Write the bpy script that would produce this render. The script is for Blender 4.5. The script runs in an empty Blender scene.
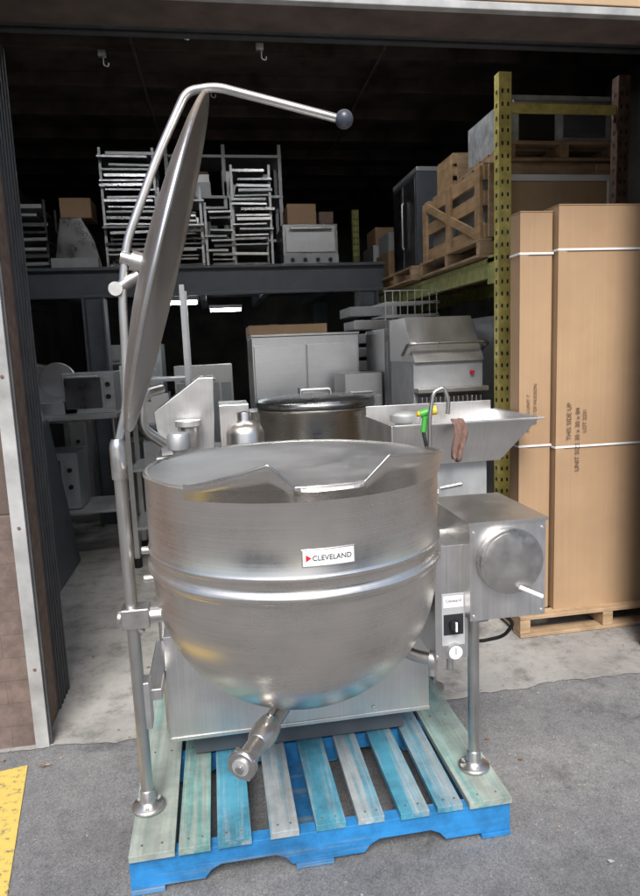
import bpy, bmesh, math, random
from mathutils import Vector, Matrix
random.seed(7)
S=bpy.context.scene
rad=math.radians

# ---------------------------------------------------------------- materials
def newmat(name):
    m=bpy.data.materials.new(name); m.use_nodes=True
    nt=m.node_tree; b=nt.nodes['Principled BSDF']
    return m,nt,b
def N(nt,t,**kw):
    n=nt.nodes.new(t)
    for k,v in kw.items():
        if k in n.inputs: n.inputs[k].default_value=v
        else: setattr(n,k,v)
    return n
def noise(nt,scale,detail=3,rough=.55,mapscale=None,coord='Object'):
    tc=N(nt,'ShaderNodeTexCoord'); n=N(nt,'ShaderNodeTexNoise',Scale=scale,Detail=detail,Roughness=rough)
    if mapscale:
        mp=N(nt,'ShaderNodeMapping'); mp.inputs['Scale'].default_value=mapscale
        nt.links.new(tc.outputs[coord],mp.inputs[0]); nt.links.new(mp.outputs[0],n.inputs['Vector'])
    else: nt.links.new(tc.outputs[coord],n.inputs['Vector'])
    return n
def ramp(nt,src,stops):
    r=N(nt,'ShaderNodeValToRGB'); e=r.color_ramp.elements
    while len(e)<len(stops): e.new(.5)
    for i,(p,c) in enumerate(stops):
        e[i].position=p; e[i].color=(c,c,c,1) if isinstance(c,(int,float)) else (*c,1)
    nt.links.new(src,r.inputs[0]); return r
def mix(nt,fac,a,b,mode='MIX'):
    m=N(nt,'ShaderNodeMix'); m.data_type='RGBA'; m.blend_type=mode
    for s,i in ((fac,0),(a,6),(b,7)):
        if isinstance(s,bpy.types.NodeSocket): nt.links.new(s,m.inputs[i])
        else: m.inputs[i].default_value=s if i==0 else (*s,1)
    return m.outputs[2]
def bump(nt,b,h,strength=.2,dist=.01):
    bp=N(nt,'ShaderNodeBump',Strength=strength,Distance=dist); nt.links.new(h,bp.inputs['Height']); nt.links.new(bp.outputs[0],b.inputs['Normal'])

def steel(name,col=(.66,.645,.62),r0=.26,r1=.38,streak=(3,3,300),metal=1.0,bs=.02,var=.05,aniso=0):
    m,nt,b=newmat(name)
    b.inputs['Metallic'].default_value=metal
    s=noise(nt,1,2,.6,streak); g=noise(nt,5,5,.7)
    c1=ramp(nt,s.outputs[0],[(.3,tuple(x*(1-var) for x in col)),(.7,tuple(min(1,x*(1+var)) for x in col))])
    g3=ramp(nt,g.outputs[0],[(.35,.86),(.65,1.0)])
    nt.links.new(mix(nt,.75,c1.outputs[0],g3.outputs[0],'MULTIPLY'),b.inputs['Base Color'])
    rr=ramp(nt,g.outputs[0],[(.3,r0),(.7,r1)])
    rs=ramp(nt,s.outputs[0],[(.3,.0),(.7,.06)])
    nt.links.new(mix(nt,1.0,rr.outputs[0],rs.outputs[0],'ADD'),b.inputs['Roughness'])
    if aniso:
        b.inputs['Anisotropic'].default_value=aniso
        t=N(nt,'ShaderNodeTangent'); t.direction_type='RADIAL'; t.axis='Z'; nt.links.new(t.outputs[0],b.inputs['Tangent'])
    if bs: bump(nt,b,s.outputs[0],bs,.001)
    return m
def plain(name,col,rough=.6,metal=0,var=.15,scale=8,bs=.0,emit=None):
    m,nt,b=newmat(name); b.inputs['Metallic'].default_value=metal
    n=noise(nt,scale,4,.6)
    r=ramp(nt,n.outputs[0],[(.3,tuple(x*(1-var) for x in col)),(.7,tuple(min(1,x*(1+var)) for x in col))])
    nt.links.new(r.outputs[0],b.inputs['Base Color'])
    b.inputs['Roughness'].default_value=rough
    if bs: bump(nt,b,n.outputs[0],bs,.01)
    if emit:
        b.inputs['Emission Color'].default_value=(*emit[0],1); b.inputs['Emission Strength'].default_value=emit[1]
    return m
def wood(name,c0,c1,axis='y',paint=None,wear=.5):
    m,nt,b=newmat(name)
    sc={'x':(1.2,30,30),'y':(30,1.2,30),'z':(30,30,1.2)}[axis]
    n=noise(nt,1,4,.7,sc); g=noise(nt,5,5,.7)
    r=ramp(nt,n.outputs[0],[(.25,c0),(.75,c1)])
    out=r.outputs[0]
    dirt=ramp(nt,g.outputs[0],[(.3,.5),(.6,1.0)])
    if paint:
        g2=noise(nt,1,6,.75,tuple(x*.35 for x in sc))
        mk=ramp(nt,g2.outputs[0],[(wear-.06,1.0),(wear+.07,0.0)])
        pc=ramp(nt,g.outputs[0],[(.3,tuple(x*.65 for x in paint)),(.7,paint)])
        out=mix(nt,mk.outputs[0],out,pc.outputs[0])
    out=mix(nt,.85,out,dirt.outputs[0],'MULTIPLY')
    nt.links.new(out,b.inputs['Base Color']); b.inputs['Roughness'].default_value=.75
    bump(nt,b,n.outputs[0],.5,.004)
    return m

M={}
M['kettle']=steel('brushed_kettle_steel',(.80,.755,.70),.22,.32,(2,2,420),var=.07,aniso=.6,bs=0)
M['kettle_in']=steel('kettle_inner_steel',(.84,.83,.82),.30,.42,(2,2,300),bs=0)
M['steel']=steel('stainless_steel',(.74,.73,.72),.27,.42,(260,3,3),bs=0)
M['steelv']=steel('stainless_vertical_grain',(.77,.76,.75),.27,.43,(160,160,2),bs=0)
M['tube']=steel('satin_tube_steel',(.60,.59,.57),.24,.36,(60,60,4),bs=0)
M['lid']=steel('lid_steel',(.58,.56,.54),.30,.43,(4,90,4),bs=0)
M['cast']=steel('cast_steel',(.62,.60,.58),.22,.42,(20,20,20),bs=.1)
M['dulls']=steel('dull_galvanised_steel',(.56,.57,.57),.4,.55,(30,5,5),metal=.7,bs=0)
M['darksteel']=plain('dark_painted_steel',(.075,.084,.098),.45)
M['black']=plain('black_plastic',(.012,.012,.013),.45)
M['lidblack']=steel('dark_tinted_steel',(.22,.22,.23),.22,.35,(6,6,6),bs=0)
M['lidmid']=steel('tarnished_steel',(.42,.42,.42),.2,.32,(6,6,6),bs=0)
M['white']=plain('white_enamel',(.78,.78,.77),.4,var=.03)
M['platefield']=plain('nameplate_white',(.76,.76,.76),.35,var=.03)
M['grey']=plain('grey_enamel',(.38,.39,.40),.45)
M['red']=plain('red_paint',(.55,.02,.03),.4)
M['ink']=plain('printed_ink',(.02,.02,.025),.5)
M['printink']=plain('brown_carton_ink',(.10,.06,.045),.7)
M['rackgreen']=plain('rack_yellow_green_paint',(.42,.43,.14),.5,var=.25,scale=14)
M['rackyellow']=plain('rack_yellow_paint',(.62,.53,.16),.5,var=.3,scale=14)
M['strap']=plain('white_strap',(.75,.76,.76),.4,var=.04)
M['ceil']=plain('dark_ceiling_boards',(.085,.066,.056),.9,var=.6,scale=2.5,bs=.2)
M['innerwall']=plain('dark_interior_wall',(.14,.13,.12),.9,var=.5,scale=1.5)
M['cloth']=plain('brown_cloth',(.17,.10,.08),.95,var=.3,scale=40,bs=.3)
M['green']=plain('green_plastic',(.06,.36,.05),.4)
M['yellowp']=plain('yellow_plastic',(.75,.55,.03),.4)
M['trim']=plain('pale_door_trim',(.33,.33,.325),.55,var=.35,scale=5)
M['sealer']=plain('dark_door_seal',(.055,.055,.058),.7,var=.3)
M['darkpaint']=plain('dark_brown_painted_wall',(.095,.07,.058),.8,var=.35,scale=6,bs=.2)
M['rust']=plain('rusty_metal',(.14,.085,.06),.7,var=.4,scale=20)
M['wrap']=plain('milky_wrap',(.42,.44,.45),.25,var=.35,scale=10,bs=.6)
M['boardtan']=plain('tan_board',(.42,.29,.17),.7,var=.1)
M['lamp']=plain('lamp_tube',(.9,.9,.9),.4,emit=((.9,.95,1.0),34.0))
M['lampadd']=plain('added_ceiling_tube',(.9,.9,.9),.4,emit=((.95,.97,1.0),58.0))  # tubes of the added ceiling lamps out of view
M['pal_blue']=wood('blue_painted_board',(.22,.27,.29),(.42,.46,.46),'y',(.07,.30,.42),.52)
M['pal_blue2']=wood('worn_blue_board',(.24,.27,.28),(.44,.47,.47),'y',(.10,.30,.40),.44)
M['pal_green']=wood('weathered_teal_board',(.22,.25,.22),(.42,.47,.42),'y',(.16,.36,.34),.46)
M['pal_str']=wood('bright_blue_stringer',(.12,.18,.24),(.24,.32,.36),'x',(.02,.23,.56),.57)
M['wood']=wood('raw_crate_wood',(.36,.22,.11),(.60,.40,.22),'y')
M['woodx']=wood('raw_pallet_wood',(.34,.22,.13),(.56,.40,.24),'x')
M['leaf']=plain('dry_leaf',(.20,.13,.06),.8,var=.4,scale=30)

def cardboard():
    m,nt,b=newmat('corrugated_cardboard')
    n=noise(nt,1,2,.5,(110,110,1.2)); g=noise(nt,1.5,4,.6)
    r=ramp(nt,g.outputs[0],[(.3,(.33,.21,.12)),(.7,(.43,.285,.165))])
    r2=ramp(nt,n.outputs[0],[(.3,.93),(.7,1.0)])
    nt.links.new(mix(nt,1,r.outputs[0],r2.outputs[0],'MULTIPLY'),b.inputs['Base Color'])
    b.inputs['Roughness'].default_value=.8; bump(nt,b,g.outputs[0],.35,.03); return m
M['card']=cardboard()

def asphalt():
    m,nt,b=newmat('worn_asphalt')
    v=N(nt,'ShaderNodeTexVoronoi',Scale=210.0); tc=N(nt,'ShaderNodeTexCoord'); nt.links.new(tc.outputs['Object'],v.inputs['Vector'])
    big=noise(nt,1.1,5,.65); mid=noise(nt,14,5,.75)
    base=ramp(nt,big.outputs[0],[(.32,(.120,.120,.125)),(.5,(.170,.170,.173)),(.66,(.225,.222,.217))])
    sp=ramp(nt,v.outputs['Color'],[(.1,.68),(.55,1.0),(.9,1.2),(.97,1.8)])
    c=mix(nt,1,base.outputs[0],sp.outputs[0],'MULTIPLY')
    ms=ramp(nt,mid.outputs[0],[(.30,.74),(.5,1.0),(.7,1.08)])
    c=mix(nt,1,c,ms.outputs[0],'MULTIPLY')
    st=noise(nt,2.7,4,.65); sr=ramp(nt,st.outputs[0],[(.33,.55),(.42,1.0)])
    c=mix(nt,.75,c,sr.outputs[0],'MULTIPLY')
    nt.links.new(c,b.inputs['Base Color']); b.inputs['Roughness'].default_value=.85
    bump(nt,b,v.outputs['Distance'],.4,.004)
    return m
def concrete():
    m,nt,b=newmat('dusty_concrete')
    big=noise(nt,1.3,6,.7); mid=noise(nt,6,7,.78)
    c=ramp(nt,big.outputs[0],[(.3,(.22,.21,.20)),(.5,(.32,.31,.29)),(.72,(.40,.385,.365))])
    k=ramp(nt,mid.outputs[0],[(.3,.4),(.5,.95),(.7,1.1)])
    o=mix(nt,1,c.outputs[0],k.outputs[0],'MULTIPLY')
    nt.links.new(o,b.inputs['Base Color']); b.inputs['Roughness'].default_value=.8; bump(nt,b,mid.outputs[0],.3,.01); return m
def brick():
    m,nt,b=newmat('greyed_brick')
    tc=N(nt,'ShaderNodeTexCoord'); sp=N(nt,'ShaderNodeSeparateXYZ'); cb=N(nt,'ShaderNodeCombineXYZ'); ad=N(nt,'ShaderNodeMath',operation='ADD')
    nt.links.new(tc.outputs['Object'],sp.inputs[0]); nt.links.new(sp.outputs[0],ad.inputs[0]); nt.links.new(sp.outputs[1],ad.inputs[1])
    nt.links.new(ad.outputs[0],cb.inputs[0]); nt.links.new(sp.outputs[2],cb.inputs[1])
    br=N(nt,'ShaderNodeTexBrick',Scale=1.0); nt.links.new(cb.outputs[0],br.inputs['Vector'])
    br.inputs['Brick Width'].default_value=.30; br.inputs['Row Height'].default_value=.10; br.inputs['Mortar Size'].default_value=.0025
    br.inputs['Color1'].default_value=(.17,.125,.105,1); br.inputs['Color2'].default_value=(.155,.115,.10,1); br.inputs['Mortar'].default_value=(.125,.10,.088,1)
    g=noise(nt,9,6,.7); gr=ramp(nt,g.outputs[0],[(.3,.5),(.7,1.25)])
    nt.links.new(mix(nt,1,br.outputs[0],gr.outputs[0],'MULTIPLY'),b.inputs['Base Color']); b.inputs['Roughness'].default_value=.9
    bump(nt,b,mix(nt,.7,br.outputs['Fac'],g.outputs[0]),-.3,.01); return m
def linepaint():
    m,nt,b=newmat('worn_yellow_road_paint')
    g=noise(nt,30,7,.8); r=ramp(nt,g.outputs[0],[(.38,(.15,.145,.12)),(.45,(.60,.43,.10)),(.8,(.70,.51,.14))])
    nt.links.new(r.outputs[0],b.inputs['Base Color']); b.inputs['Roughness'].default_value=.8; bump(nt,b,g.outputs[0],.3,.004); return m
M['asphalt']=asphalt(); M['concrete']=concrete(); M['brick']=brick(); M['line']=linepaint()

# ---------------------------------------------------------------- mesh builder
class Obj:
    def __init__(s,name): s.name=name; s.bm=bmesh.new(); s.mats=[]
    def mi(s,k):
        if k not in s.mats: s.mats.append(k)
        return s.mats.index(k)
    def box(s,x0,x1,y0,y1,z0,z1,mat,M4=None):
        P=[Vector(p) for p in ((x0,y0,z0),(x1,y0,z0),(x1,y1,z0),(x0,y1,z0),(x0,y0,z1),(x1,y0,z1),(x1,y1,z1),(x0,y1,z1))]
        if M4 is not None: P=[M4@p for p in P]
        return s.hexa(P,mat)
    def hexa(s,P,mat):
        v=[s.bm.verts.new(p) for p in P]; i=s.mi(mat)
        for f in ((0,3,2,1),(4,5,6,7),(0,1,5,4),(1,2,6,5),(2,3,7,6),(3,0,4,7)):
            fc=s.bm.faces.new([v[j] for j in f]); fc.material_index=i
    def rings(s,rings,mat,close=False,cap0=True,cap1=True,sharpcaps=True):
        i=s.mi(mat); V=[[s.bm.verts.new(p) for p in r] for r in rings]; n=len(V[0])
        for a in range(len(V)-1+(1 if close else 0)):
            A=V[a];B=V[(a+1)%len(V)]
            for j in range(n):
                f=s.bm.faces.new((A[j],A[(j+1)%n],B[(j+1)%n],B[j])); f.material_index=i; f.smooth=True
        if not close:
            for flag,R,rev in ((cap0,V[0],True),(cap1,V[-1],False)):
                if flag:
                    f=s.bm.faces.new(R[::-1] if rev else R); f.material_index=i
                    if sharpcaps:
                        for e in f.edges: e.smooth=False
    def tube(s,pts,r,mat,n=16,radii=None,cap=True):
        pts=[Vector(p) for p in pts]; rings=[]; 
        t0=(pts[1]-pts[0]).normalized(); up=Vector((0,0,1)) if abs(t0.z)<.9 else Vector((1,0,0))
        u=t0.cross(up).normalized()
        for k,p in enumerate(pts):
            if k==0: t=t0
            elif k==len(pts)-1: t=(pts[-1]-pts[-2]).normalized()
            else: t=((pts[k+1]-p).normalized()+(p-pts[k-1]).normalized()).normalized()
            u=(u-t*u.dot(t)).normalized(); w=t.cross(u)
            rr=radii[k] if radii else r
            rings.append([p+(u*math.cos(2*math.pi*j/n)+w*math.sin(2*math.pi*j/n))*rr for j in range(n)])
        s.rings(rings,mat,cap0=cap,cap1=cap)
    def cyl(s,p0,p1,r,mat,n=24,r1=None):
        s.tube([p0,p1],r,mat,n,radii=[r,r if r1 is None else r1])
    def lathe(s,c,prof,mat,n=96,M4=None):
        rings=[]
        for r,z in prof:
            ring=[Vector((r*math.cos(2*math.pi*j/n),r*math.sin(2*math.pi*j/n),z)) for j in range(n)]
            ring=[(M4@p if M4 is not None else p+Vector(c)) for p in ring]
            rings.append(ring)
        s.rings(rings,mat,cap0=prof[0][0]>1e-3,cap1=prof[-1][0]>1e-3,sharpcaps=False)
    def sphere(s,c,r,mat,n=20):
        prof=[(max(1e-4,r*math.sin(math.pi*k/n)),-r*math.cos(math.pi*k/n)) for k in range(n+1)]
        s.lathe(c,prof,mat,24)
    def prism(s,poly,y0,y1,mat,axis='y'):
        i=s.mi(mat)
        def P(q,t): return Vector((q[0],t,q[1])) if axis=='y' else Vector((t,q[0],q[1]))
        A=[s.bm.verts.new(P(q,y0)) for q in poly]; B=[s.bm.verts.new(P(q,y1)) for q in poly]
        n=len(poly)
        for a,b_ in ((A,0),(B[::-1],0)):
            f=s.bm.faces.new(a); f.material_index=i
        for j in range(n):
            f=s.bm.faces.new((A[j],B[j],B[(j+1)%n],A[(j+1)%n])); f.material_index=i
    def done(s,bevel=.003,parent=None,seg=2,noorigin=False):
        bmesh.ops.recalc_face_normals(s.bm,faces=s.bm.faces[:])
        me=bpy.data.meshes.new(s.name); 
        xs=[v.co for v in s.bm.verts]
        lo=Vector([min(c[i] for c in xs) for i in range(3)]); hi=Vector([max(c[i] for c in xs) for i in range(3)])
        c=Vector(((lo.x+hi.x)/2,(lo.y+hi.y)/2,lo.z)) if not noorigin else Vector((0,0,0))
        for v in s.bm.verts: v.co-=c
        s.bm.to_mesh(me); s.bm.free()
        for k in s.mats: me.materials.append(M[k])
        o=bpy.data.objects.new(s.name,me); o.location=c; S.collection.objects.link(o)
        if bevel:
            b=o.modifiers.new('bevel','BEVEL'); b.width=bevel; b.segments=seg; b.limit_method='ANGLE'; b.angle_limit=rad(50); b.harden_normals=False
        if parent: o.parent=parent
        return o
def empty(name):
    e=bpy.data.objects.new(name,None); S.collection.objects.link(e); return e
def bez(pts,n=6):
    P=[Vector(p) for p in pts]; out=[P[0]]
    for i in range(1,len(P)-1):
        a,b,c=P[i-1],P[i],P[i+1]
        d=min((b-a).length,(c-b).length)*.35
        d=min(d,.06)
        p0=b+(a-b).normalized()*d; p1=b+(c-b).normalized()*d
        for k in range(n+1):
            t=k/n; out.append(p0*(1-t)**2+b*2*t*(1-t)+p1*t*t)
    out.append(P[-1]); return out

# ---------------------------------------------------------------- ground
o=Obj('asphalt_ground'); i=o.mi('asphalt')
o.bm.faces.new([o.bm.verts.new(p) for p in ((-150,-150,0),(150,-150,0),(150,150,0),(-150,150,0))]); o.done(0,noorigin=True)
o=Obj('concrete_floor'); i=o.mi('concrete')
front=[]; x=-6.0
while x<6.01:
    front.append((x,2.66+random.uniform(-.005,.005)+.016*math.sin(x*5)+.008*math.sin(x*17+1)+.004*math.sin(x*41),.004)); x+=.025
vs=[o.bm.verts.new(p) for p in front]+[o.bm.verts.new((6,16,.004)),o.bm.verts.new((-6,16,.004))]
o.bm.faces.new(vs); o.done(0,noorigin=True)
o=Obj('yellow_road_marking'); o.mi('line')
o.bm.faces.new([o.bm.verts.new(p) for p in ((-.99,2.53,.004),(-.832,2.56,.004),(-.690,1.75,.004),(-.848,1.72,.004))]); o.done(0,noorigin=True)
o=Obj('ground_litter'); i=o.mi('leaf'); o.mi('grey'); o.mi('wood')
rl=random.Random(3)
for k in range(190):
    x=rl.uniform(-1.2,2.6); y=rl.uniform(1.0,4.6) if k%3 else rl.uniform(2.5,2.75)
    s_=rl.choice((.003,.004,.005,.006,.010)); a=rl.uniform(0,6.28); z=.009
    pts=[]
    for j in range(5):
        t=a+j*1.257; r_=s_*rl.uniform(.5,1.1)*(1.5 if j==0 else 1)
        pts.append(o.bm.verts.new((x+r_*math.cos(t),y+r_*math.sin(t),z+rl.uniform(0,.3)*s_)))
    f=o.bm.faces.new(pts); f.material_index=rl.choice((0,0,1,1,2))
o.done(0,noorigin=True)

# ---------------------------------------------------------------- warehouse
wh=empty('warehouse_building')
def part(name): 
    return Obj(name)
o=part('front_wall'); o.box(-9,-.83,2.70,2.95,0,1.0,'brick'); o.box(-9,-.83,2.705,2.95,1.001,5.2,'darkpaint')
o.box(2.36,9,2.70,2.95,0,5.2,'brick'); o.box(-.83,2.36,2.70,2.95,2.97,5.2,'boardtan'); o.done(.004,wh)
o=part('header_angle'); o.box(-.83,2.36,2.66,2.697,2.915,2.945,'trim'); o.box(-.83,2.36,2.70,2.95,2.935,2.967,'darkpaint'); o.done(.003,wh)
o=part('door_jamb_trim'); o.box(-.829,-.775,2.675,2.72,0,2.90,'trim'); o.box(-.829,-.80,2.722,2.95,0,2.93,'rust')
o.box(-.775,-.765,2.69,2.705,0,2.90,'sealer')
for z in (.35,.95,1.55,2.15,2.7): o.cyl((-.80,2.675,z),(-.80,2.671,z),.007,'rust',10)
o.done(.003,wh)
o=part('door_side_seal')
for k in range(11): o.box(-.86,-.80+.006*(k%2),2.955+k*.022,2.955+(k+1)*.022-.002,0,2.93,'sealer')
o.done(.002,wh)
o=part('door_guide_rail'); o.box(2.12,2.15,2.80,2.92,0,2.93,'dulls'); o.box(2.15,2.36,2.86,2.90,0,2.93,'sealer'); o.done(.003,wh)
o=part('rolled_door_box')
o.box(-.9,2.5,3.0,3.35,3.08,3.5,'sealer')
for k in range(5): o.box(-.9,2.5,3.02+k*.07,3.06+k*.07,3.065,3.079,'sealer')
o.done(.005,wh)
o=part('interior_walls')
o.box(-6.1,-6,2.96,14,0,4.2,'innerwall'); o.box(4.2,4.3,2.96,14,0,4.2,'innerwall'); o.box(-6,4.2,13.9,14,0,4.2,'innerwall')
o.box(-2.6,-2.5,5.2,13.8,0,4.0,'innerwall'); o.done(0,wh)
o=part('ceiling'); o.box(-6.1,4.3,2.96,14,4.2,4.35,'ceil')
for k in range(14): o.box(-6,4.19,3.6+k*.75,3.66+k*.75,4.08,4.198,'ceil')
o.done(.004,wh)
o=part('ceiling_conduits')
o.tube([(-2.4,4.6,4.02),(4,4.7,4.02)],.02,'rust'); o.tube([(-.5,3.6,4.0),(-.4,9,4.0)],.014,'ceil'); o.tube([(1.5,3.6,4.0),(1.6,9,4.0)],.012,'ceil')
for p in ((-.95,5.2),(-.75,5.8),(-.1,5.3),(.5,5.6),(1.1,5.1),(.1,6.4)):
    o.box(p[0],p[0]+.06,p[1],p[1]+.04,4.0,4.05,'dulls')
    o.tube(bez([(p[0]+.04,p[1],4.0),(p[0]+.04,p[1],3.93),(p[0]+.075,p[1],3.92),(p[0]+.08,p[1],3.95)]),.005,'dulls',8)
o.done(.003,wh)
o=part('roof'); o.box(-9,9,2.7,14.2,5.22,5.4,'ceil'); o.done(.0,wh)

# ---------------------------------------------------------------- pallet under the kettle
px,py=-.34,1.81
o=Obj('wooden_pallet')
def notched(y0,y1):
    z0,z1=.018,.118; W=1.21
    poly=[(px,z0)]
    for a in (.22,.72):
        poly+=[(px+a,z0),(px+a+.02,z0+.025),(px+a+.05,z0+.04),(px+a+.22,z0+.04),(px+a+.25,z0+.025),(px+a+.27,z0)]
    poly+=[(px+W,z0),(px+W,z1),(px,z1)]
    o.prism(poly,y0,y1,'pal_str')
for y in (0,.48,.975): notched(py+y+.006,py+y+.05)
bd=[(0,.135,'pal_green'),(.15,.245,'pal_green'),(.262,.365,'pal_blue'),(.425,.515,'pal_blue2'),(.565,.66,'pal_blue'),(.705,.79,'pal_blue2'),(.835,.93,'pal_blue'),(.965,1.05,'pal_blue'),(1.065,1.21,'pal_green')]
for a,b_,m in bd:
    j=random.uniform(-.010,.006); rz=Matrix.Translation((px+(a+b_)/2,py+.51,.13))@Matrix.Rotation(random.uniform(-.009,.009),4,'Z')
    w=(b_-a)/2
    o.box(-w,w,-.51+j,.51+j,-.0105,.011+random.uniform(-.001,.003),m,rz)
for a,b_ in ((0,.10),(.5,.62),(1.11,1.21)): o.box(px+a,px+b_,py,py+1.02,.002,.0175,'pal_str')
for a,b_,m in bd:
    for y in (.028,.5,.995):
        for q in (.28,.72): o.cyl((px+a+(b_-a)*q,py+y,.1425),(px+a+(b_-a)*q,py+y,.1455),.0035,'rust',8)
o.done(.003)

# ---------------------------------------------------------------- the tilting kettle
kt=empty('steam_kettle')
KC=Vector((.225,2.0,0)); 
def K(name): return Obj(name)
o=K('kettle_bowl'); R=.449
prof=[(R-.012,1.262),(R-.006,1.268),(R+.002,1.267),(R+.004,1.258),(R,1.25),(R,1.15),(R,1.045),(R+.003,1.040),(R+.006,1.033),(R+.003,1.026),(R-.001,1.022),(R-.001,1.000),(R+.002,.996),(R+.009,.988),(R+.010,.980),(R+.007,.972),(R-.002,.966),(R-.003,.955)]
z0,c=.93,.43
for k in range(0,33):
    t=math.pi/2*k/32
    prof.append(((R-.006)*math.cos(t)**.94 if k<32 else 1e-4, z0-c*math.sin(t)))
o.lathe(KC,prof,'kettle',128)
o.done(0,kt)
o=K('kettle_interior')
prof=[(R-.0125,1.2625),(R-.016,1.25),(R-.017,1.1),(R-.018,.98)]
for k in range(1,21):
    t=math.pi/2*k/20; prof.append(((R-.018)*math.cos(t) if k<20 else 1e-4,.98-.40*math.sin(t)))
o.lathe(KC,prof,'kettle_in',128); o.done(0,kt)
o=K('pour_lip'); i=o.mi('kettle')
def hf(d):
    a=abs(d)
    if a<11.5: return 0
    if a<19: return .062*(a-11.5)/7.5
    w=29 if d<0 else 68
    if a<19+w: return .062*(1-(a-19)/w)**(1.0 if d>0 else 1.2)
    return 0
def pos(d,r,z):
    th=rad(-90+5.5+d); return Vector((KC.x+r*math.cos(th),KC.y+r*math.sin(th),z))
prev=None; dd=[-50+140*k/280 for k in range(281)]
edge=[]
for d in dd:
    h=hf(d); fl=.022*h/.062
    q=[o.bm.verts.new(pos(d,R+.0065,1.235)),o.bm.verts.new(pos(d,R+.0075+fl,1.270+h)),o.bm.verts.new(pos(d,R+.0045+fl,1.2705+h)),o.bm.verts.new(pos(d,R-.004,1.255))]
    edge.append(pos(d,R+.006+fl,1.271+h))
    if prev:
        for a in range(4):
            f=o.bm.faces.new((prev[a],prev[(a+1)%4],q[(a+1)%4],q[a])); f.smooth=True; f.material_index=i
            if a==1:
                for e in f.edges: e.smooth=False
    prev=q
o.tube(edge,.0036,'cast',8)
pr=None
for k in range(13):
    d=-11.5+23*k/12; e=1-(abs(d)/11.5)**6
    q=[o.bm.verts.new(pos(d,R+.007,1.262)),o.bm.verts.new(pos(d,R+.012+.026*e,1.272)),o.bm.verts.new(pos(d,R+.014+.028*e,1.266)),o.bm.verts.new(pos(d,R+.007,1.250))]
    if pr:
        for a in range(4):
            f=o.bm.faces.new((pr[a],pr[(a+1)%4],q[(a+1)%4],q[a])); f.material_index=i
    pr=q
o.done(0,kt)
o=K('nameplate'); 
def patch(o,x0,x1,zA,zB,r0,r1,mat,n=14):
    i=o.mi(mat); pv=None
    for k in range(n+1):
        x=x0+(x1-x0)*k/n; th=math.asin((x-KC.x)/R)
        def p(r,z): return Vector((KC.x+r*math.sin(th),KC.y-r*math.cos(th),z))
        q=[o.bm.verts.new(p(r0,zA)),o.bm.verts.new(p(r1,zA)),o.bm.verts.new(p(r1,zB)),o.bm.verts.new(p(r0,zB))]
        if pv:
            for a in range(4):
                f=o.bm.faces.new((pv[a],pv[(a+1)%4],q[(a+1)%4],q[a])); f.material_index=i
        else: f=o.bm.faces.new(q); f.material_index=i
        pv=q
    f=o.bm.faces.new(pv[::-1]); f.material_index=i
patch(o,.188,.325,1.066,1.112,R-.002,R+.004,'steel')
patch(o,.191,.322,1.069,1.109,R,R+.0055,'platefield')
o.done(.0008,kt)
def text(body,size,loc,mat,parent,name,curve=None,rot=(90,0,0),ext=.0006):
    cu=bpy.data.curves.new(name,'FONT'); cu.body=body; cu.size=size; cu.extrude=ext; cu.align_x='CENTER'; cu.align_y='CENTER'
    t=bpy.data.objects.new(name,cu); S.collection.objects.link(t)
    t.rotation_euler=[rad(a) for a in rot]; t.location=loc
    bpy.context.view_layer.update()
    me=bpy.data.meshes.new_from_object(t); mw=t.matrix_world.copy(); bpy.data.objects.remove(t)
    me.transform(mw); me.materials.clear(); me.materials.append(M[mat])
    if curve is not None:
        for v in me.vertices:
            off=loc[1]-v.co.y
            th=(v.co.x-KC.x)/R; rr=curve+off
            v.co.x=KC.x+rr*math.sin(th); v.co.y=KC.y-rr*math.cos(th)
    ob=bpy.data.objects.new(name,me); S.collection.objects.link(ob); ob.parent=parent; return ob
text('CLEVELAND',.0185,(.265,0,1.089),'ink',kt,'nameplate_lettering',R+.006)
o=K('nameplate_emblem'); i=o.mi('red')
vs=[]
for (x,z) in ((.1985,1.099),(.2125,1.090),(.1985,1.081)):
    th=(x-KC.x)/R; vs.append(Vector((KC.x+(R+.0062)*math.sin(th),KC.y-(R+.0062)*math.cos(th),z)))
A=[o.bm.verts.new(v) for v in vs]; B=[o.bm.verts.new(v+Vector((0,.0015,0))) for v in vs]
o.bm.faces.new(A); o.bm.faces.new(B[::-1])
for j in range(3): o.bm.faces.new((A[j],B[j],B[(j+1)%3],A[(j+1)%3]))
o.done(0,kt)
LX,RX=-.297,.811
o=K('support_legs')
for x,y,zt in ((LX,2.01,1.35),(RX,1.975,.80)):
    o.cyl((x,y,.150),(x,y,zt),.0195,'tube',32)
    o.lathe((x,y,0),[(.052,.144),(.054,.147),(.054,.153),(.048,.158),(.030,.163),(.024,.175),(.0235,.205),(.020,.21)],'cast',40)
    for a in range(3):
        t=a*2.1+.5; o.cyl((x+.038*math.cos(t),y+.038*math.sin(t),.155),(x+.038*math.cos(t),y+.038*math.sin(t),.166),.006,'dulls',6)
o.lathe((LX,2.01,0),[(.0235,1.24),(.0245,1.245),(.0245,1.335),(.022,1.35),(.017,1.362)],'cast',32)
o.done(0,kt)
o=K('trunnion_bracket')
o.box(LX-.03,LX+.055,1.975,2.045,.77,.835,'cast'); o.cyl((LX+.05,2.01,.80),(LX+.16,2.01,.80),.026,'cast'); o.cyl((LX+.03,2.01,.745),(LX-.0,2.01,.77),.012,'cast')
o.cyl((LX-.03,2.01,.80),(LX-.045,2.01,.80),.022,'cast')
o.cyl((LX+.05,2.42,.16),(LX+.05,2.42,.62),.017,'tube'); o.box(LX+.02,LX+.07,2.03,2.4,.50,.54,'steel'); o.box(LX+.01,LX+.035,2.0,2.06,.42,.58,'steel')
for z in (1.02,.93): o.cyl((-.25,1.98,z),(-.21,1.98,z),.012,'cast',12)
o.done(.004,kt)
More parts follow.
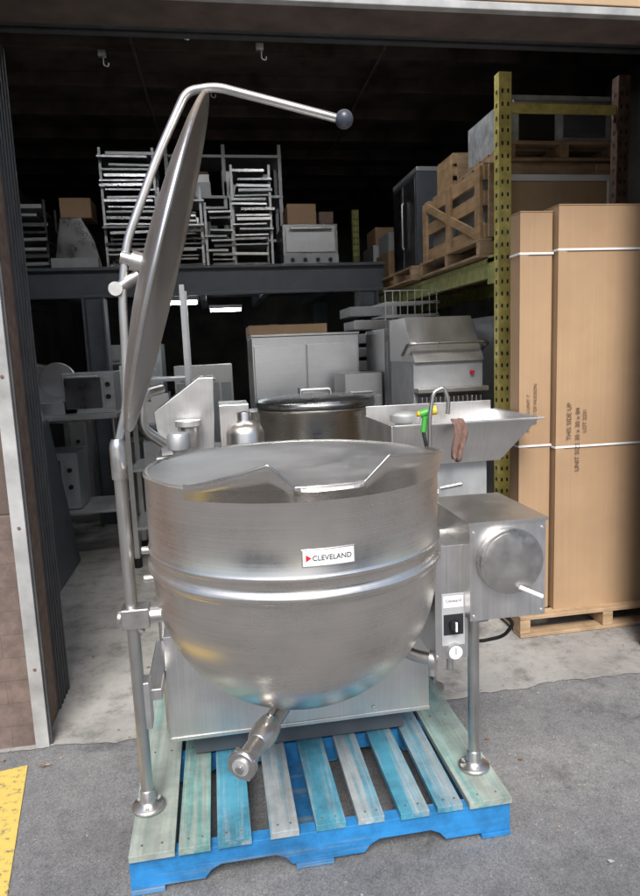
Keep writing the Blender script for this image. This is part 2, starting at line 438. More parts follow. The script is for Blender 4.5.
Z=Vector((-.955,-.026,.296)).normalized(); Yv=Z.cross(Vector((.296,0,.955))).normalized(); Xv=Yv.cross(Z).normalized()
ML=Matrix.Translation((-.118,2.01,1.852))@Matrix(((Xv.x,Yv.x,Z.x,0),(Xv.y,Yv.y,Z.y,0),(Xv.z,Yv.z,Z.z,0),(0,0,0,1)))
o=K('hinged_lid'); RL=.485
prof=[(1e-4,.050),(.12,.046),(.25,.034),(.36,.019),(.44,.004),(.470,-.004),(.478,-.010),(.485,-.012),(.488,-.006),(.485,.000),(.474,.005),(.44,.015),(.36,.031),(.25,.047),(.12,.058),(1e-4,.062)]
o.lathe(None,prof,'lid',96,ML)
P=lambda x,y,z: ML@Vector((x,y,z))
o.cyl(P(0,0,.055),P(0,0,.10),.030,'cast'); o.cyl(P(0,0,.095),P(0,0,.13),.02,'cast')
o.box(-.07,.07,-.03,.03,.056,.068,'cast',ML)
o.done(0,kt)
o=K('lid_arm')
arm=bez([(LX,2.01,1.34),(-.262,2.01,1.46),(-.252,2.01,1.62),(-.248,2.01,1.78),(-.225,2.01,1.93),(-.118,2.01,2.17),(-.025,2.01,2.345),(.06,2.0,2.355),(.405,1.99,2.272)],8)
o.tube(arm,.0125,'tube',20)
o.cyl((-.262,2.01,1.80),(-.195,2.01,1.84),.017,'cast')
o.cyl((-.262,1.985,1.80),(-.262,2.035,1.80),.02,'cast')
o.done(0,kt)
o=K('lid_handle_ball'); M['ball']=plain('dark_grip',(.05,.055,.075),.35); o.sphere((.425,1.985,2.268),.027,'ball'); o.done(0,kt)
o=K('base_housing')
o.box(-.225,.71,2.15,2.55,.275,.66,'steel'); o.box(-.227,.712,2.146,2.1495,.275,.29,'steel')
o.box(-.15,.64,2.25,2.5,.155,.274,'darksteel')
for x in (.12,.5): o.cyl((x,2.147,.31),(x,2.143,.31),.007,'dulls',12)
o.done(.004,kt)
o=K('draw_off_valve')
a0=Vector((.175,1.93,.515)); a1=Vector((.01,1.625,.503)); dv=(a1-a0).normalized()
o.tube([a0,a0+dv*.10,a0+dv*.2,a1],.027,'cast',28)
o.tube([a0+dv*.14,a0+dv*.16,a0+dv*.2,a0+dv*.23,a0+dv*.25],.03,'cast',28,radii=[.028,.036,.040,.036,.028])
o.tube([a1-dv*.02,a1-dv*.015,a1,a1+dv*.005],.04,'cast',32,radii=[.030,.041,.042,.038])
o.cyl(a1+dv*.004,a1+dv*.012,.024,'dulls',24); o.cyl(a1+dv*.012,a1+dv*.022,.012,'cast',6)
mid=a0+dv*.20; o.cyl(mid,mid+Vector((.02,0,.055)),.012,'cast'); 
o.tube([mid+Vector((.02,0,.052)),mid+Vector((.05,.06,.06)),mid+Vector((.07,.12,.062))],.006,'tube')
for k in range(4):
    t=k*math.pi/2+.4; s1=dv.cross(Vector((0,0,1))).normalized(); s2=dv.cross(s1)
    c0=a1-dv*.01+(s1*math.cos(t)+s2*math.sin(t))*.040; o.cyl(c0-dv*.008,c0+dv*.012,.007,'cast',8)
o.done(.0015,kt)
o=K('tilt_console')
o.box(.73,.975,1.80,2.15,.76,1.062,'steelv'); o.box(.724,.981,1.794,2.156,1.0625,1.072,'steel')
o.box(.655,.73,2.0,2.15,.80,1.0,'steel')
cc=(.851,.949)
o.tube([(cc[0],1.7985,cc[1]),(cc[0],1.775,cc[1]),(cc[0],1.768,cc[1]),(cc[0],1.766,cc[1]),(cc[0],1.767,cc[1]),(cc[0],1.774,cc[1])],.1,'cast',64,radii=[.100,.102,.100,.096,.092,.088])
o.tube([(cc[0]-.012,1.776,cc[1]-.012),(cc[0]-.012,1.768,cc[1]-.012)],.012,'cast',24)
o.cyl((cc[0]+.02,1.760,cc[1]-.078),(cc[0]+.085,1.743,cc[1]-.108),.007,'white',16)
for (x,z) in ((.742,1.04),(.963,1.04),(.742,.775),(.963,.775)): o.cyl((x,1.8,z),(x,1.797,z),.004,'dulls',8)
o.done(.003,kt)
o=K('control_panel')
o.box(.636,.743,1.852,2.1,.62,.99,'steel'); o.box(.657,.732,1.8495,1.8518,.665,.835,'grey'); o.box(.662,.727,1.8485,1.8494,.700,.768,'ink')
o.box(.662,.727,1.8485,1.8494,.79,.828,'platefield')
o.cyl((.695,1.849,.735),(.695,1.827,.735),.017,'black',24); o.box(.692,.698,1.822,1.828,.72,.750,'white')
o.cyl((.695,1.8515,.648),(.695,1.832,.648),.026,'steel',32); o.cyl((.695,1.832,.648),(.695,1.831,.648),.022,'white',32); o.box(.694,.696,1.829,1.8308,.643,.664,'ink')
for (x,z) in ((.642,.98),(.737,.98),(.642,.63)): o.cyl((x,1.852,z),(x,1.849,z),.004,'dulls',8)
o.cyl((.70,1.9,.62),(.70,1.9,.56),.012,'cast',12)
o.done(.002,kt)
text('Cleveland',.013,(.695,1.8482,.812),'ink',kt,'panel_lettering',ext=.0003)
o=K('side_drain_pipe'); o.tube(bez([(.5,2.0,.63),(.60,1.93,.60),(.64,1.90,.60)]),.02,'cast'); o.cyl((.635,1.905,.60),(.652,1.895,.60),.031,'cast',28); o.cyl((.64,1.90,.6),(.64,1.9,.545),.013,'cast'); o.done(.001,kt)
o=K('power_cable'); o.tube(bez([(.90,2.05,.78),(.93,2.04,.68),(.985,2.03,.63),(.97,2.08,.56),(.88,2.1,.54),(.80,2.15,.55),(.66,2.3,.5)],8),.0065,'black',10); o.done(0,kt)
o=K('pressure_valve'); 
o.cyl((.70,2.15,1.0),(.70,2.15,1.09),.012,'cast'); o.cyl((.66,2.15,1.085),(.75,2.13,1.10),.011,'cast'); o.box(.665,.685,2.14,2.16,1.10,1.16,'cast'); o.cyl((.73,2.12,1.10),(.73,2.12,1.15),.013,'cast',16)
o.done(.002,kt)

# ---------------------------------------------------------------- stored goods
def pallet(name,x0,x1,y0,y1,z,mat='woodx',along='x'):
    o=Obj(name); h=.12
    n=6
    if along=='x':
        for k in range(n):
            a=y0+(y1-y0-.09)*k/(n-1); o.box(x0,x1,a,a+.09,z+h-.02,z+h,mat)
        for q in (0,.5,1):
            a=x0+(x1-x0-.06)*q; o.box(a,a+.06,y0+.002,y1-.002,z+.02,z+h-.021,mat)
        for k in (0,.5,1):
            a=y0+(y1-y0-.09)*k; o.box(x0+.001,x1-.001,a,a+.09,z,z+.019,mat)
    else:
        for k in range(n):
            a=x0+(x1-x0-.09)*k/(n-1); o.box(a,a+.09,y0,y1,z+h-.02,z+h,mat)
        for q in (0,.5,1):
            a=y0+(y1-y0-.06)*q; o.box(x0+.002,x1-.002,a,a+.06,z+.02,z+h-.021,mat)
        for k in (0,.5,1):
            a=x0+(x1-x0-.09)*k; o.box(a,a+.09,y0+.001,y1-.001,z,z+.019,mat)
    return o.done(.003)

def carton(x0,x1,y0,y1,z0,z1,rot=0,straps=(.1,.52),label=None):
    o=Obj('tall_cardboard_carton'); cx,cy=(x0+x1)/2,(y0+y1)/2
    T=Matrix.Translation((cx,cy,z0))@Matrix.Rotation(rad(rot),4,'Z')
    w,d,h=(x1-x0)/2,(y1-y0)/2,z1-z0
    o.box(-w,w,-d,d,0,h-.003,'card',T)
    o.box(-w-.002,w+.002,-d-.003,-.002,h-.0025,h+.003,'card',T); o.box(-w-.002,w+.002,.002,d+.003,h-.0025,h+.004,'card',T)
    o.box(-w-.003,-w+.045,-d-.0045,-d-.0005,.0,h-.01,'card',T)
    for s in straps:
        z=h*s; o.box(-w-.005,w+.005,-d-.0065,-d-.005,z,z+.011,'strap',T); o.box(-w-.0065,-w-.005,-d-.005,d,z,z+.011,'strap',T); o.box(w+.005,w+.0065,-d-.005,d,z,z+.011,'strap',T)
    ob=o.done(.004)
    if label:
        for (t,size,fx,fz) in label:
            lb=text(t,size,(0,0,0),'printink',None,'printed_label',rot=(90,-90,0),ext=.0002)
            lb.parent=ob; lb.matrix_parent_inverse=Matrix.Identity(4)
            Rm=Matrix.Rotation(rad(rot),4,'Z')
            base=Vector((cx,cy,z0))-ob.location
            lb.matrix_local=Matrix.Translation(base)@Rm@Matrix.Translation((fx,-d-.0068,fz))
    return ob
carton(1.785,2.55,3.2,3.7,.125,2.285,0,(.42,.895),[('UNIT SIZE 30 x 30 x 84',.035,-.26,.95),('THIS SIDE UP',.035,-.31,1.05),('LOT 2231',.03,-.22,1.05)])
carton(1.595,1.772,3.24,3.35,.125,2.26,0,(.43,.90),[('EAST OF HUDSON',.026,.0,1.15),('PACKING UNIT 7',.026,-.04,1.1)])
pallet('shipping_pallet',1.56,2.6,3.14,4.0,.006,'woodx','x')
o=Obj('framed_panel'); o.box(1.90,2.62,4.10,4.14,1.9,2.62,'boardtan'); o.box(1.87,1.898,4.08,4.15,1.9,2.66,'strap'); o.box(2.622,2.66,4.08,4.15,1.9,2.66,'strap'); o.box(1.899,2.621,4.08,4.15,2.622,2.66,'strap'); o.done(.003)

o=Obj('pallet_rack')
def post(x,y,zt,mat):
    o.box(x-.04,x+.04,y-.035,y-.030,0,zt,mat); o.box(x-.04,x-.035,y-.029,y+.035,0,zt,mat); o.box(x+.035,x+.04,y-.029,y+.035,0,zt,mat)
    z=.1
    while z<zt-.05:
        for s in (-1,1):
            o.box(x+s*.018-.006,x+s*.018+.006,y-.0359,y-.0352,z,z+.024,'black')
        o.box(x-.0413,x-.0402,y-.012,y+.012,z,z+.024,'black')
        z+=.075
post(1.85,4.0,3.22,'rackyellow'); post(2.64,4.0,3.22,'rust'); post(1.85,8.2,3.3,'rackgreen'); post(2.64,8.2,3.3,'rackgreen')
o.box(1.892,2.598,3.985,4.015,3.0,3.05,'rackyellow'); o.box(1.892,2.598,3.985,4.015,.4,.45,'rackyellow'); o.box(1.892,2.598,3.985,4.015,1.9,1.95,'rackyellow')
for x in (1.85,2.64):
    o.box(x-.025,x+.025,4.04,8.16,2.03,2.15,'rackgreen'); o.box(x-.03,x-.0255,4.04,8.16,2.125,2.155,'rackgreen')
for k in range(12): o.box(1.88,2.61,4.15+k*.35,4.22+k*.35,2.152,2.165,'wood')
o.box(1.82,1.826,4.04,4.16,1.99,2.17,'rackgreen')
o.done(0)

def crate(x0,x1,y0,y1,z0,z1,fill='dulls'):
    o=Obj('wooden_crate'); t=.022
    H=z1-z0
    for z in (z0,z0+H*.45,z1-.09):
        o.box(x0-t,x0,y0,y1,z,z+.09,'wood'); o.box(x1,x1+t,y0,y1,z,z+.09,'wood'); o.box(x0-t,x1+t,y0-t-.001,y0-.001,z,z+.09,'woodx')
    for y in (y0,(y0+y1)/2-.04,y1-.09): o.box(x0-2*t-.001,x0-t-.001,y,y+.09,z0,z1,'wood')
    for x in (x0,x1-.09): o.box(x,x+.09,y0-2*t-.002,y0-t-.002,z0,z1,'woodx')
    for k in range(7):
        a=y0+(y1-y0-.09)*k/6; o.box(x0-t,x1+t,a,a+.08,z1+.001,z1+.02,'woodx')
    L=math.hypot(y1-y0,H); an=math.atan2(H,y1-y0)
    T=Matrix.Translation((x0-t*1.5-.002,(y0+y1)/2,(z0+z1)/2))@Matrix.Rotation(an,4,'X')
    o.box(-.008,.008,-L*.46,L*.46,-.03,.03,'wood',T)
    o.box(x0+.03,x1-.03,y0+.04,y1-.04,z0+.02,z1-.05,fill)
    return o.done(.002)
pallet('shipping_pallet',1.76,2.7,4.15,5.4,2.166,'woodx','y')
crate(1.82,2.66,4.18,5.35,2.29,2.74,'dulls')
pallet('shipping_pallet',1.95,2.75,4.15,5.0,2.765,'woodx','x')
o=Obj('wrapped_appliance'); o.box(1.99,2.70,4.2,4.9,2.89,3.18,'wrap'); o.box(2.05,2.3,4.19,4.199,2.9,3.1,'black'); o.box(2.36,2.66,4.19,4.199,2.92,3.12,'darksteel'); o.tube([(2.0,4.18,3.13),(2.7,4.18,3.13)],.012,'steel'); o.done(.02)
pallet('shipping_pallet',1.72,2.7,5.5,6.6,2.166,'woodx','y')
pallet('shipping_pallet',1.76,2.7,6.75,7.9,2.166,'woodx','y')
o=Obj('upright_refrigerator'); o.box(1.86,2.6,5.75,6.5,2.29,3.12,'darksteel'); o.box(1.85,1.858,5.78,6.1,2.33,3.08,'lidblack'); o.box(1.85,1.858,6.15,6.47,2.33,3.08,'lidblack')
o.tube([(1.835,6.07,2.5),(1.82,6.07,2.52),(1.82,6.07,2.9),(1.835,6.07,2.92)],.01,'steel'); o.box(1.86,2.6,5.75,6.5,3.122,3.16,'dulls'); o.done(.006)
crate(1.95,2.6,5.05,5.35,2.77,3.05,'wrap')
o=Obj('stacked_equipment_boxes'); o.box(1.88,2.5,6.8,7.3,2.29,2.6,'card'); o.box(1.9,2.45,6.85,7.25,2.605,2.8,'grey'); o.box(1.86,2.4,7.35,7.85,2.29,2.75,'dulls'); o.box(1.9,2.3,7.4,7.8,2.755,2.95,'card'); o.done(.006)

# mezzanine
o=Obj('steel_mezzanine')
o.box(-2.45,1.75,6.5,6.62,2.18,2.44,'darksteel'); o.box(-2.45,1.75,6.62,9.5,2.40,2.46,'innerwall')
o.box(-2.45,1.75,6.46,6.499,2.42,2.45,'darksteel'); o.box(-2.45,1.75,6.46,6.499,2.17,2.20,'darksteel')
for x in (-1.15,1.45): 
    o.box(x,x+.02,6.35,6.55,0,2.16,'darksteel'); o.box(x+.18,x+.2,6.35,6.55,0,2.16,'darksteel'); o.box(x+.021,x+.179,6.44,6.46,0,2.16,'darksteel')
o.box(-1.15,-.95,9.2,9.4,0,2.39,'darksteel'); o.box(1.45,1.65,9.2,9.4,0,2.39,'darksteel')
for k in range(6): o.box(-2.2+k*.7,-2.12+k*.7,6.63,9.5,2.25,2.398,'darksteel')
o.done(.004)
def traystack(x0,x1,y0,y1,z0,n,dz,mats=('steel','dulls','lidmid','lidblack'),frame='dulls'):
    o=Obj('sheet_pan_rack')
    for (x,y) in ((x0,y0),(x1,y0),(x0,y1),(x1,y1)): o.box(x-.012,x+.012,y-.012,y+.012,z0,z0+n*dz+.05,frame)
    for k in range(n):
        if random.random()<.14: continue
        z=z0+.03+k*dz; j=random.uniform(-.04,.06); m=random.choice(mats); q=random.uniform(0,.12)
        T=Matrix.Translation(((x0+x1)/2+j,(y0+y1)/2-q,z))@Matrix.Rotation(random.uniform(-.05,.05),4,'Z')@Matrix.Rotation(random.uniform(-.02,.02),4,'Y')
        w=(x1-x0)/2-.02; d_=(y1-y0)/2
        o.box(-w,w,-d_,d_,0,.006,m,T); o.box(-w,w,-d_-.008,-d_-.001,0,dz*random.uniform(.25,.55),m,T)
    return o.done(0)
traystack(-.95,-.45,6.85,7.3,2.465,22,.05)
traystack(-.42,-.02,6.8,7.2,2.465,18,.04)
traystack(.02,.28,6.85,7.2,2.465,13,.045)
traystack(.30,.68,6.9,7.4,2.465,20,.048)
traystack(-2.1,-1.6,7.3,7.8,2.465,9,.08,('dulls','lidblack','lidmid'),'darksteel')
o=Obj('stored_kitchen_hood'); o.prism([(-1.5,2.465),(-1.02,2.465),(-1.08,2.75),(-1.2,3.0),(-1.4,3.0)],7.0,7.5,'lidmid'); o.box(-1.5,-1.05,6.9,6.98,2.465,2.6,'grey'); o.box(-1.4,-1.1,7.05,7.4,3.005,3.2,'card'); o.done(.006)
o=Obj('storage_shelving'); 
for x in (-.4,.25,.9): 
    for y in (8.0,8.5): o.box(x,x+.04,y,y+.04,2.465,4.0,'dulls')
for z in (2.9,3.4,3.85): o.box(-.4,.94,7.98,8.56,z,z+.03,'dulls')
for k in range(14):
    x=-.35+random.random()*1.0; z=random.choice((2.931,3.431)); h=random.uniform(.12,.35); o.box(x,x+.18,8.0+.03*k*.2,8.4,z,z+h,random.choice(('card','grey','steel','rust','dulls')))
o.done(0)
o=Obj('stored_oven'); o.box(.78,1.35,6.8,7.4,2.465,2.88,'lidmid'); o.box(.81,1.32,6.785,6.798,2.60,2.86,'dulls'); o.tube([(.85,6.75,2.83),(1.28,6.75,2.83)],.012,'steel'); o.box(.78,1.35,6.78,6.798,2.47,2.58,'grey'); o.box(.85,1.15,6.9,7.3,2.885,3.1,'card'); o.box(1.18,1.33,6.9,7.2,2.885,3.02,'rust')
for k in range(4): o.cyl((.87+k*.13,6.78,2.525),(.87+k*.13,6.76,2.525),.02,'black',12)
o.done(.005)
def lamp(x0,x1,y,z,mat):
    o=Obj('strip_lamp'); o.box(x0,x1,y-.06,y+.06,z+.02,z+.06,'white')
    for q in (-.03,.03): o.tube([(x0+.02,y+q,z),(x1-.02,y+q,z)],.013,mat,8)
    for x in (x0+.005,x1-.015): o.box(x,x+.01,y-.05,y+.05,z-.02,z+.019,'white')
    o.done(0)
lamp(-.6,-.1,6.95,2.14,'lamp'); lamp(.0,.4,8.25,2.14,'lamp')
lamp(-1.3,-.1,4.2,4.0,'lampadd'); lamp(.5,1.7,4.4,4.0,'lampadd')  # unseen ceiling lamps, added to brighten the interior

o=Obj('stainless_cabinet'); o.box(.33,1.24,5.5,6.2,.12,1.73,'steelv'); o.box(.345,.78,5.485,5.499,.3,1.66,'kettle_in'); o.box(.79,1.225,5.485,5.499,.3,1.66,'kettle_in')
o.box(.325,1.245,5.48,6.21,1.731,1.75,'steel')
for x in (.38,1.18):
    for y in (5.56,6.12): o.cyl((x,y,0.005),(x,y,.12),.025,'dulls')
o.box(.74,.755,5.44,5.484,.9,1.3,'steel'); o.box(.815,.83,5.44,5.484,.9,1.3,'steel'); o.done(.004)
o=Obj('flat_carton'); o.box(.32,.98,5.55,6.1,1.752,1.83,'card'); o.box(.5,.56,5.548,6.1,1.831,1.833,'strap'); o.done(.004)
o=Obj('lidded_kettle'); C=Vector((.66,4.3,0)); 
o.lathe(C,[(1e-4,.55),(.15,.57),(.28,.65),(.35,.78),(.37,.95),(.37,1.20),(.385,1.215),(.385,1.235),(.37,1.24)],'kettle',64)
o.lathe(C,[(.392,1.242),(.398,1.25),(.396,1.275),(.38,1.288),(.25,1.308),(.1,1.318),(1e-4,1.320)],'lidmid',64)
o.tube(bez([(.56,4.25,1.312),(.56,4.25,1.35),(.76,4.25,1.35),(.76,4.25,1.312)]),.01,'steel')
o.box(.60,.72,4.62,4.72,1.2,1.34,'dulls')
for t in (.6,2.2,3.9,5.4): o.cyl((C.x+.3*math.cos(t),C.y+.3*math.sin(t),.005),(C.x+.3*math.cos(t),C.y+.3*math.sin(t),.75),.02,'tube')
o.done(.001)
o=Obj('dough_hopper_machine')
o.prism([(-.33,1.02),(-.02,1.05),(.0,1.47),(-.09,1.47),(-.36,1.28)],3.9,4.35,'steel')
o.box(-.36,.14,3.85,4.4,.15,1.018,'dulls'); o.box(.02,.2,3.95,4.3,1.02,1.30,'steel')
o.cyl((-.16,3.8,1.08),(-.16,3.8,1.20),.06,'cast'); o.cyl((-.16,3.8,1.2),(-.16,3.8,1.235),.075,'dulls')
o.tube(bez([(-.30,3.85,1.1),(-.42,3.8,1.2),(-.40,3.8,1.4),(-.30,3.9,1.42)]),.03,'tube')
for x in (-.3,.08):
    for y in (3.9,4.35): o.cyl((x,y,.005),(x,y,.15),.02,'dulls')
o.done(.004)
o=Obj('stainless_cylinder_tank'); o.lathe((.16,3.75,0),[(1e-4,.4),(.1,.41),(.11,.45),(.11,1.15),(.09,1.2),(.04,1.22),(.04,1.27),(1e-4,1.275)],'kettle',40); o.cyl((.16,3.75,.005),(.16,3.75,.4),.03,'tube'); o.done(.001)
o=Obj('utility_rack')
for (x,y) in ((-.19,5.0),(-.66,5.0),(-.19,5.5),(-.66,5.5)): o.box(x-.018,x+.018,y-.018,y+.018,.08,2.12 if x>-.3 else 1.55,'kettle_in'); o.cyl((x,y,.005),(x,y,.08),.03,'black',16)
for z in (.3,.75,1.1,1.42): 
    o.box(-.66,-.19,4.985,5.515,z,z+.02,'dulls')
for k in range(10):
    x=-.62+random.random()*.3; z=random.choice((.321,.771,1.121)); h=random.uniform(.08,.28); o.box(x,x+.13,5.02+k*.004,5.3,z,z+h,random.choice(('steel','dulls','kettle_in','grey')))
o.done(0)
o=Obj('stainless_work_table')
o.box(-1.75,-.78,5.4,6.1,1.13,1.17,'steel'); o.box(-1.72,-.8,5.45,6.05,.35,.37,'dulls')
for (x,y) in ((-1.72,5.44),(-.82,5.44),(-1.72,6.05),(-.82,6.05)): o.cyl((x,y,.005),(x,y,1.13),.02,'tube')
o.done(.003)
o=Obj('meat_slicer')
o.box(-1.6,-1.1,5.5,5.95,1.172,1.27,'steel'); o.prism([(-1.55,1.27),(-1.2,1.27),(-1.3,1.55),(-1.5,1.6)],5.6,5.85,'steelv'); o.cyl((-1.25,5.58,1.45),(-1.25,5.62,1.45),.14,'kettle_in',48); o.cyl((-1.05,5.6,1.27),(-1.0,5.6,1.42),.018,'black'); o.done(.004)
def appliance(name,x0,x1,y0,y1,z0,z1,mat='steelv',door='lidblack'):
    o=Obj(name); w=x1-x0; h=z1-z0
    o.box(x0,x1,y0,y1,z0,z1,mat); o.box(x0+.04*w,x1-.25*w,y0-.015,y0-.001,z0+.12*h,z1-.12*h,door); o.box(x1-.2*w,x1-.04*w,y0-.008,y0-.001,z0+.12*h,z1-.12*h,'dulls')
    o.cyl((x1-.12*w,y0-.03,z0+.7*h),(x1-.12*w,y0-.009,z0+.7*h),.02,'black',16); o.cyl((x1-.12*w,y0-.03,z0+.4*h),(x1-.12*w,y0-.009,z0+.4*h),.02,'black',16)
    o.tube([(x0+.1*w,y0-.04,z1-.1*h),(x1-.3*w,y0-.04,z1-.1*h)],.01,'steel',10)
    return o.done(.004)
appliance('countertop_oven',-1.68,-1.15,5.55,6.0,.38,.85,'dulls')
appliance('stored_fryer',-2.3,-1.85,5.3,6.0,.01,1.35,'dulls','darksteel')
appliance('stored_range',-2.3,-1.3,7.0,7.8,.01,1.1,'steelv')
appliance('stored_steamer',-1.25,-.55,7.4,8.0,.01,1.75,'dulls')
appliance('stored_warmer',-.4,.2,6.9,7.5,.01,1.5,'steel','dulls')
appliance('stored_microwave',-1.2,-.8,5.5,5.9,1.172,1.5,'dulls')
appliance('stored_griddle',.98,1.27,4.85,5.3,.01,1.42,'steel','lidmid')
o=Obj('leaning_sheet_panels')
for k in range(4):
    T=Matrix.Translation((-1.15-k*.05,4.4+.07*k,.01))@Matrix.Rotation(rad(-7),4,'Y'); o.box(-.006,.006,0,.9,0,1.15+.08*k,'dulls' if k%2 else 'darksteel',T)
o.done(.002)
o=Obj('metal_shelving')
for (x,y) in ((-2.3,3.9),(-1.55,3.9),(-2.3,4.4),(-1.55,4.4)): o.box(x-.015,x+.015,y-.015,y+.015,.005,2.2,'dulls')
for z in (.2,.7,1.2,1.7,2.15): o.box(-2.3,-1.55,3.89,4.41,z,z+.025,'dulls')
for k in range(18):
    x=-2.28+random.random()*.55; z=random.choice((.226,.726,1.226,1.726)); h=random.uniform(.1,.35); o.box(x,x+.17,3.95+.004*k,4.3,z,z+h,random.choice(('card','grey','steel','dulls','rust')))
o.done(0)
o=Obj('stacked_stock_pots')
for (x,y,r,z,h) in ((-.95,6.9,.22,.01,.45),(-.95,6.9,.20,.47,.3),(-.45,6.6,.2,.01,.7),(.25,5.0,.16,.01,.8),(.28,5.0,.14,.82,.35),(-1.35,5.7,.12,1.60,.2)):
    if z>1.5: continue
    o.lathe((x,y,z),[(1e-4,0),(r*.96,0),(r,.02),(r,h-.01),(r+.012,h),(r-.004,h),(r-.01,.03),(1e-4,.02)],'steelv',40)
o.done(0)

o=Obj('tilting_skillet_pan')
x0,x1,y0,y1=.82,1.50,2.95,3.5
zt,zb=1.235,1.02
P=lambda x,y,z: Vector((x,y,z))
o.hexa([P(x0,y0+.10,zb),P(x1-.10,y0+.10,zb),P(x1-.10,y0+.108,zb),P(x0,y0+.108,zb),P(x0,y0,zt),P(x1+.06,y0,zt),P(x1+.06,y0+.008,zt),P(x0,y0+.008,zt)],'steel')
o.hexa([P(x1-.108,y0+.10,zb),P(x1-.10,y0+.10,zb),P(x1-.10,y1,zb),P(x1-.108,y1,zb),P(x1+.052,y0+.0085,zt),P(x1+.06,y0+.0085,zt),P(x1+.06,y1,zt),P(x1+.052,y1,zt)],'steel')
o.box(x0,x1+.05,y1,y1+.01,zb,zt+.05,'steel'); o.box(x0-.01,x0-.001,y0+.0,y1,zb,zt,'steel'); o.box(x0,x1-.11,y0+.11,y1,zb,zb+.01,'kettle_in')
o.box(x0,x1+.075,y0-.02,y0-.001,zt-.006,zt+.004,'steel'); o.box(x1+.061,x1+.078,y0,y1,zt-.006,zt+.004,'steel')
o.box(x0+.05,x1-.15,y0+.15,y1-.05,.62,zb-.002,'dulls'); o.box(x1-.30,x1-.12,y0+.2,y1-.1,.12,.62,'darksteel'); o.box(x0+.05,x0+.2,y0+.2,y1-.1,.12,.62,'darksteel')
for x in (x0+.12,x1-.2):
    for y in (y0+.2,y1-.12): o.cyl((x,y,.005),(x,y,.12),.02,'tube')
o.done(.002)
o=Obj('hanging_cloth'); i=o.mi('cloth'); g=[]
for r in range(12):
    row=[]
    for c_ in range(9):
        u=c_/8; t=r/11
        x=1.10+u*.06*(1-.25*t)+.01*math.sin(t*5); y=2.915+.012*math.sin(u*11+t*3)-.02*t+ (.03*(1-t*4)**2 if t<.25 else 0); z=1.252-.18*t-.02*math.sin(u*3)*t
        row.append(o.bm.verts.new((x,y,z)))
    g.append(row)
for r in range(11):
    for c_ in range(8):
        f=o.bm.faces.new((g[r][c_],g[r][c_+1],g[r+1][c_+1],g[r+1][c_])); f.smooth=True
ob=o.done(0); sm=ob.modifiers.new('thick','SOLIDIFY'); sm.thickness=.006
o=Obj('spray_faucet')
o.tube(bez([(.93,2.75,.95),(.93,2.75,1.28),(.95,2.75,1.40),(1.0,2.75,1.42),(1.02,2.75,1.36),(1.015,2.75,1.30)],8),.009,'tube'); o.box(.90,.96,2.72,2.78,.90,.96,'cast'); o.cyl((.93,2.75,.01),(.93,2.75,.9),.015,'tube'); o.cyl((.93,2.75,.01),(.93,2.75,.02),.05,'tube'); o.cyl((.97,2.73,.97),(1.06,2.70,.99),.01,'cast')
o.done(.001)
o=Obj('spray_gun'); o.cyl((.905,2.8,1.30),(.955,2.79,1.315),.018,'green',16); o.cyl((.955,2.79,1.315),(.975,2.785,1.318),.022,'yellowp',16); o.cyl((.925,2.79,1.29),(.915,2.79,1.22),.013,'green',12); o.cyl((.89,2.8,1.305),(.905,2.8,1.30),.012,'yellowp',12)
o.tube([(.915,2.79,1.22),(.93,2.76,1.1),(.93,2.76,.96)],.008,'black',10); o.done(.001)
o=Obj('capped_pipe'); o.lathe((.98,3.3,0),[(.03,.03),(.03,1.18),(.05,1.19),(.052,1.21),(.075,1.215),(.078,1.25),(.06,1.262),(1e-4,1.268)],'dulls',32); o.done(.001)
o=Obj('vented_pipe'); o.lathe((-.17,2.95,0),[(.03,.01),(.03,1.18),(.05,1.19),(.052,1.25),(.045,1.262),(1e-4,1.268)],'dulls',32); o.done(.001)
o=Obj('bread_slicer')
o.box(1.30,1.78,4.15,4.7,.75,1.50,'grey'); 
o.prism([(4.12,1.50),(4.72,1.50),(4.72,1.80),(4.35,1.80)],1.30,1.78,'steel',axis='x')
o.box(1.32,1.76,4.10,4.149,1.0,1.28,'lidblack'); o.box(1.30,1.78,4.05,4.149,1.30,1.33,'steel')
for k in range(14): o.box(1.335+k*.031,1.341+k*.031,4.085,4.099,1.02,1.27,'kettle_in')
o.tube(bez([(1.27,4.3,1.55),(1.25,4.1,1.62),(1.81,4.1,1.62),(1.81,4.3,1.55)]),.012,'tube')
o.cyl((1.70,4.149,1.42),(1.70,4.12,1.42),.014,'red',16)
for x in (1.33,1.75):
    for y in (4.2,4.65): o.box(x-.02,x+.02,y-.02,y+.02,.005,.75,'grey')
o.done(.004)
appliance('stored_griddle',1.33,1.83,5.0,5.6,.9,1.75,'steelv','dulls')
o=Obj('wire_utensil_baskets')
for k in range(3):
    z=1.752+k*.1
    for q in range(6): o.box(1.36,1.80,5.05+q*.09,5.056+q*.09,z,z+.006,'steel')
    for q in range(8): o.box(1.36+q*.06,1.365+q*.06,5.045,5.05,z,z+.085,'steel')
    o.box(1.355,1.805,5.04,5.046,z+.086,z+.093,'steel')
o.done(0)
o=Obj('black_equipment_stand'); o.box(1.30,1.84,4.98,5.62,.005,.88,'darksteel'); o.box(1.35,1.8,4.96,4.979,.1,.8,'black'); o.done(.005)
o=Obj('stacked_glass_racks')
for k in range(9): 
    j=random.uniform(-.02,.02); o.box(1.30+j,1.75+j,6.0,6.5,.9+k*.125,.99+k*.125,random.choice(('grey','dulls','steel'))); 
o.box(1.28,1.77,5.98,6.52,.005,.89,'dulls'); o.done(.006)
o=Obj('stored_cooler'); o.box(2.0,2.7,4.2,5.4,.01,1.8,'dulls'); o.box(2.02,2.68,4.18,4.199,.2,1.7,'steel'); o.done(.006)

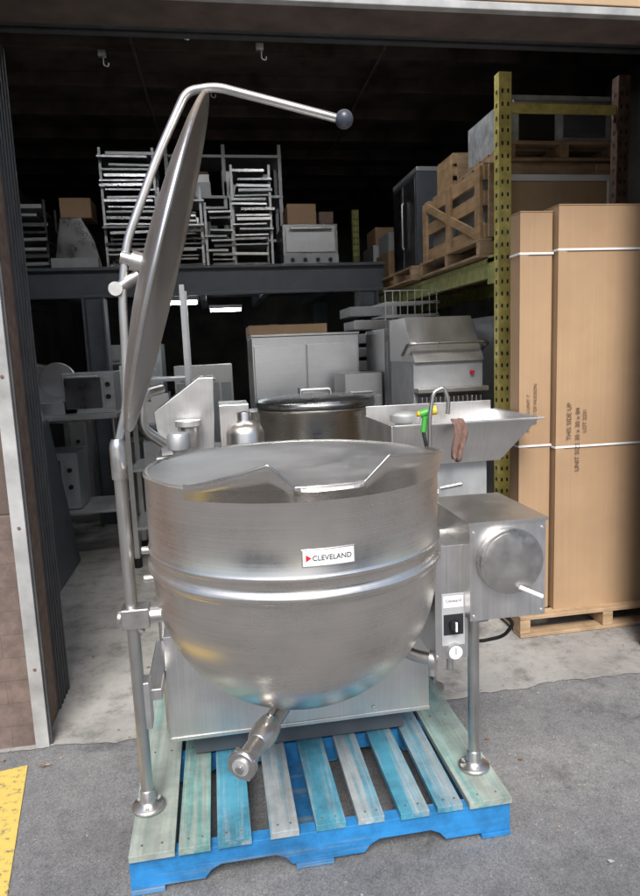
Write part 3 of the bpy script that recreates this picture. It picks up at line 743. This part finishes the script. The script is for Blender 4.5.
# ---------------------------------------------------------------- buildings across the yard (unseen, added to vary the reflections in the steel)
ob=empty('added_yard_buildings')
M['palewall']=plain('pale_concrete_wall',(.5,.48,.45),.85,var=.1,scale=1)
o=Obj('added_yard_walls'); o.box(-40,-4,-40,-26,0,5,'palewall'); o.box(7,40,-38,-22,0,6.5,'brick'); o.done(0,ob)
o=Obj('added_yard_doors')
for k in range(4): o.box(-34+k*8,-30+k*8,-25.99,-25.9,0,3.4,'darksteel')
for k in range(3): o.box(10+k*9,14+k*9,-21.99,-21.9,0,3.4,'grey')
o.done(.01,ob)
o=Obj('added_yard_container');  # unseen dark block, added to vary what the kettle reflects
o.box(-9,-6.5,-14,-8,.15,2.7,'darksteel')
for k in range(30): o.box(-6.499,-6.44,-13.9+k*.2,-13.8+k*.2,.2,2.65,'darksteel')
o.box(-9.05,-6.42,-14.05,-7.95,2.701,2.8,'grey'); o.done(.005)

# ---------------------------------------------------------------- camera, light, world
cam=bpy.data.cameras.new('camera'); co=bpy.data.objects.new('camera',cam); S.collection.objects.link(co)
cam.sensor_fit='VERTICAL'; cam.sensor_height=36; cam.lens=650/896*36; cam.clip_end=600; cam.clip_start=.05
co.matrix_world=Matrix.Translation((0,0,1.6))@Matrix.Rotation(rad(-9),4,'Z')@Matrix.Rotation(rad(90-8.5),4,'X')@Matrix.Rotation(-.04,4,'Z')
S.camera=co
W=bpy.data.worlds.new('World'); S.world=W; W.use_nodes=True
nt=W.node_tree; bg=nt.nodes['Background']; sky=nt.nodes.new('ShaderNodeTexSky'); sky.sky_type='NISHITA'; sky.sun_disc=False
el,az=47,190
sky.sun_elevation=rad(el); sky.sun_rotation=rad(az); sky.air_density=1.0; sky.dust_density=2.0; sky.ozone_density=1.0
nt.links.new(sky.outputs[0],bg.inputs[0]); bg.inputs[1].default_value=.15
L=bpy.data.lights.new('sun','SUN'); L.energy=5.0; L.angle=rad(28); L.color=(1,.965,.92)
lo=bpy.data.objects.new('sun',L); S.collection.objects.link(lo)
d=Vector((math.sin(rad(az))*math.cos(rad(el)),math.cos(rad(az))*math.cos(rad(el)),math.sin(rad(el))))
lo.rotation_euler=d.to_track_quat('Z','Y').to_euler(); lo.location=(0,-5,12)
S.view_settings.view_transform='Standard'; S.view_settings.look='None'; S.view_settings.exposure=0
